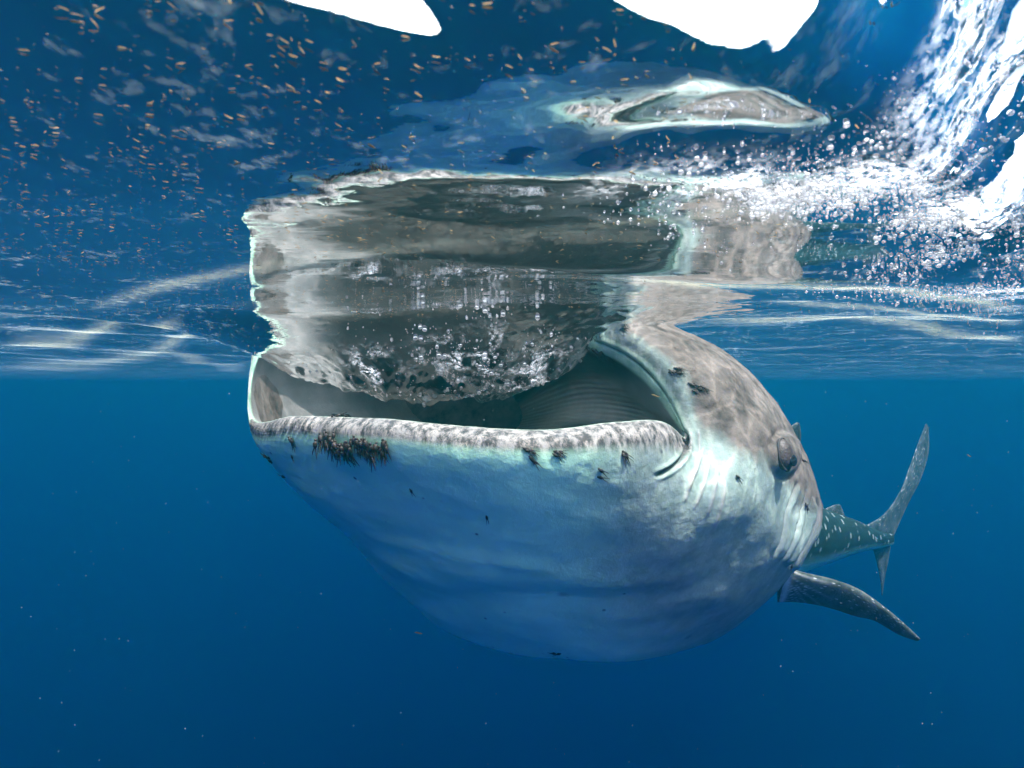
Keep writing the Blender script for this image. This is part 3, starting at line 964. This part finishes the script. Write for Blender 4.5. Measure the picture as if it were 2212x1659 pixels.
def flake_matrix(i):
    yaw = random.gauss(.15, .4) if fy[i] > .9 else random.gauss(.55, .45)
    return Matrix.Translation((float(fx[i]), float(fy[i]), float(fz[i]))) @ Matrix.Rotation(yaw, 4, 'Z') @ Matrix.Rotation(random.gauss(0, .35), 4, 'X') @ Matrix.Rotation(random.gauss(0, .3), 4, 'Y') @ Matrix.Diagonal((float(fL[i]),) * 3 + (1,))


n_ind = 290
for i in order[:n_ind]:
    o = bpy.data.objects.new('food_flake', proto[int(i) % 10][0])
    o.matrix_world = flake_matrix(i)
    C.objects.link(o)
    q = fx[i] / fy[i]
    rowy = 'close overhead' if fy[i] < .42 else ('midway out' if fy[i] < .62 else 'far out')
    side = ('over the open blue water, ' if q < -.35 else ('above the mirrored mouth, ' if q < .12 else 'beside the churned water, ')) + rowy
    tag(o, 'tan flake of food floating just under the surface ' + side, 'food flake', 'tan food flakes floating under the surface ' + side)
SV, SF = [], []
b0 = 0
for i in order[n_ind:]:
    me, V_, F_ = proto[int(i) % 10]
    M4 = np.array(flake_matrix(i))
    SV.append(V_ @ M4[:3, :3].T + M4[:3, 3])
    SF += [tuple(q + b0 for q in f) for f in F_]
    b0 += len(V_)
o = mesh_obj('food_crumbs', np.vstack(SV), SF, m_flake, smooth=False)
tag(o, 'countless tiny tan crumbs of food drifting under the surface', 'food crumbs', kind='stuff')


def lone_flake(px, py, Y, L, lab, yaw):
    o = bpy.data.objects.new('food_flake', proto[3][0])
    o.matrix_world = Matrix.Translation(Vector(P(px, py, Y))) @ Matrix.Rotation(yaw, 4, 'Y') @ Matrix.Rotation(1.3, 4, 'X') @ Matrix.Diagonal((L, L, L, 1))
    C.objects.link(o)
    tag(o, lab, 'food flake')


lone_flake(1417, 855, 1.2, .018, 'yellow oval flake drifting in front of the inner upper lip', .25)
lone_flake(905, 1367, 1.6, .020, 'dull greenish flake drifting below the throat', .2)
lone_flake(1893, 1336, 1.9, .010, 'small pale flake drifting under the pectoral fin', 1.2)
lone_flake(2093, 984, 2.2, .016, 'small pinkish flake drifting right of the shark near the surface', .5)

# ------------------------------------------------------------------ bubbles
t = NT('bubble')
fr = t.n('ShaderNodeFresnel', ins={'IOR': .752}).outputs[0]
gl = t.n('ShaderNodeBsdfGlossy', ins={'Color': (1, 1, 1, 1), 'Roughness': .06}).outputs[0]
tr = t.n('ShaderNodeBsdfTransparent', ins={'Color': (.97, .98, 1, 1)}).outputs[0]
tl = t.n('ShaderNodeBsdfTranslucent', ins={'Color': (.55, .55, .57, 1)}).outputs[0]
s_ = t.n('ShaderNodeMixShader', ins={0: fr, 1: tr, 2: gl}).outputs[0]
m_bub = t.surf(t.n('ShaderNodeMixShader', ins={0: .40, 1: s_, 2: tl}).outputs[0])
bub_me = bpy.data.meshes.new('bubble')
bub_me.from_pydata([tuple(map(float, v)) for v in IV2], [], IF2)
bub_me.polygons.foreach_set('use_smooth', [True] * len(bub_me.polygons))
bub_me.materials.append(m_bub)
BX, BY, BR, BW = [], [], [], []


def bub_add(n, fn, rmin, rmax, where, pw=5.0):
    k = 0
    while k < n:
        x, y = fn()
        if y < .3: continue
        BX.append(x); BY.append(y); BR.append(rmin + (rmax - rmin) * random.random() ** pw); BW.append(where); k += 1


def gauss_px(cx, cy, sx, sy):
    def f():
        while True:
            px, py = random.gauss(cx, sx), random.gauss(cy, sy)
            if py < 770 and px < 2330: return G(px, py)
    return f


def clumpy(fn, sc=14, seed=5):
    def f():
        while True:
            x, y = fn()
            if vnoise(np.array([x * sc]), np.array([y * sc]), seed=seed)[0] > random.uniform(-.5, .5): return x, y
    return f


bub_add(3600, clumpy(gauss_px(2060, 520, 150, 75)), .0005, .0036, 'in the churned water right of the shark')
bub_add(2000, clumpy(gauss_px(1720, 440, 150, 38)), .0006, .0030, 'in the foam trail above the head')
bub_add(500, clumpy(gauss_px(2120, 640, 90, 60)), .0008, .0036, 'in the churned water right of the shark')
bub_add(500, clumpy(gauss_px(1930, 350, 90, 45), 22), .0004, .0022, 'in the foam trail above the head')


def mouth_px(cx, cy, sx, sy):
    def f():
        x = random.gauss((cx - 1106) * K * 1.85, sx); y = random.gauss(cy, sy)
        return x, y
    return f


bub_add(420, clumpy(mouth_px(1010, 1.72, .10, .10), 16), .0015, .0075, 'inside the open mouth')
bub_add(420, clumpy(mouth_px(1140, 1.85, .08, .12), 16), .0012, .0060, 'inside the open mouth')
bub_add(120, clumpy(mouth_px(760, 1.9, .10, .08), 16), .0012, .0050, 'inside the open mouth')
BX, BY, BR = map(np.array, (BX, BY, BR))
BZ = sea_z(BX, BY) - BR * .5 - RNG.exponential(.006, len(BX)) * (BY < 1.4)
o_b = np.argsort(-BR / BY)
BIG = np.sort(BR / BY)[-60]
for i in o_b[:290]:
    o = bpy.data.objects.new('air_bubble', bub_me)
    rr = float(BR[i])
    sz = 'large' if BR[i] / BY[i] > BIG else 'small'
    o.matrix_world = Matrix.Translation((float(BX[i]), float(BY[i]), float(BZ[i]))) @ Matrix.Diagonal((rr, rr, rr * random.uniform(.6, .95), 1))
    C.objects.link(o)
    tag(o, sz + ' shiny air bubble ' + BW[i], 'air bubble', sz + ' air bubbles ' + BW[i])
rest = o_b[290:]
VV_ = (IV1[None] * BR[rest, None, None] + np.stack([BX, BY, BZ], 1)[rest, None, :]).reshape(-1, 3)
FF_ = (np.array(IF1)[None] + (np.arange(len(rest)) * len(IV1))[:, None, None]).reshape(-1, 3)
o = mesh_obj('bubble_froth', VV_, FF_, m_bub)
tag(o, 'fine froth of countless tiny air bubbles', 'bubble froth', kind='stuff')

# ------------------------------------------------------------------ drifting specks deeper in the water
t = NT('plankton')
m_pl = t.surf(t.n('ShaderNodeBsdfDiffuse', ins={'Color': (.4, .4, .37, 1)}).outputs[0])
IV0, IF0 = ico(1)
NP_ = 260
pts = []
while len(pts) < NP_:
    Y_ = random.uniform(.7, 3.2)
    p_ = P(random.uniform(-60, 2270), random.uniform(840, 1720), Y_)
    pts.append((p_, Y_))
VV_ = np.concatenate([IV0 * np.array([1, 1, random.uniform(1, 3.5)]) * (random.uniform(.5, 1.3) * K * Y_ * .55) + p_ for p_, Y_ in pts])
FF_ = (np.array(IF0)[None] + (np.arange(NP_) * len(IV0))[:, None, None]).reshape(-1, 3)
o = mesh_obj('plankton_specks', VV_, FF_, m_pl)
tag(o, 'fine pale plankton specks scattered through the blue water', 'plankton', kind='stuff')
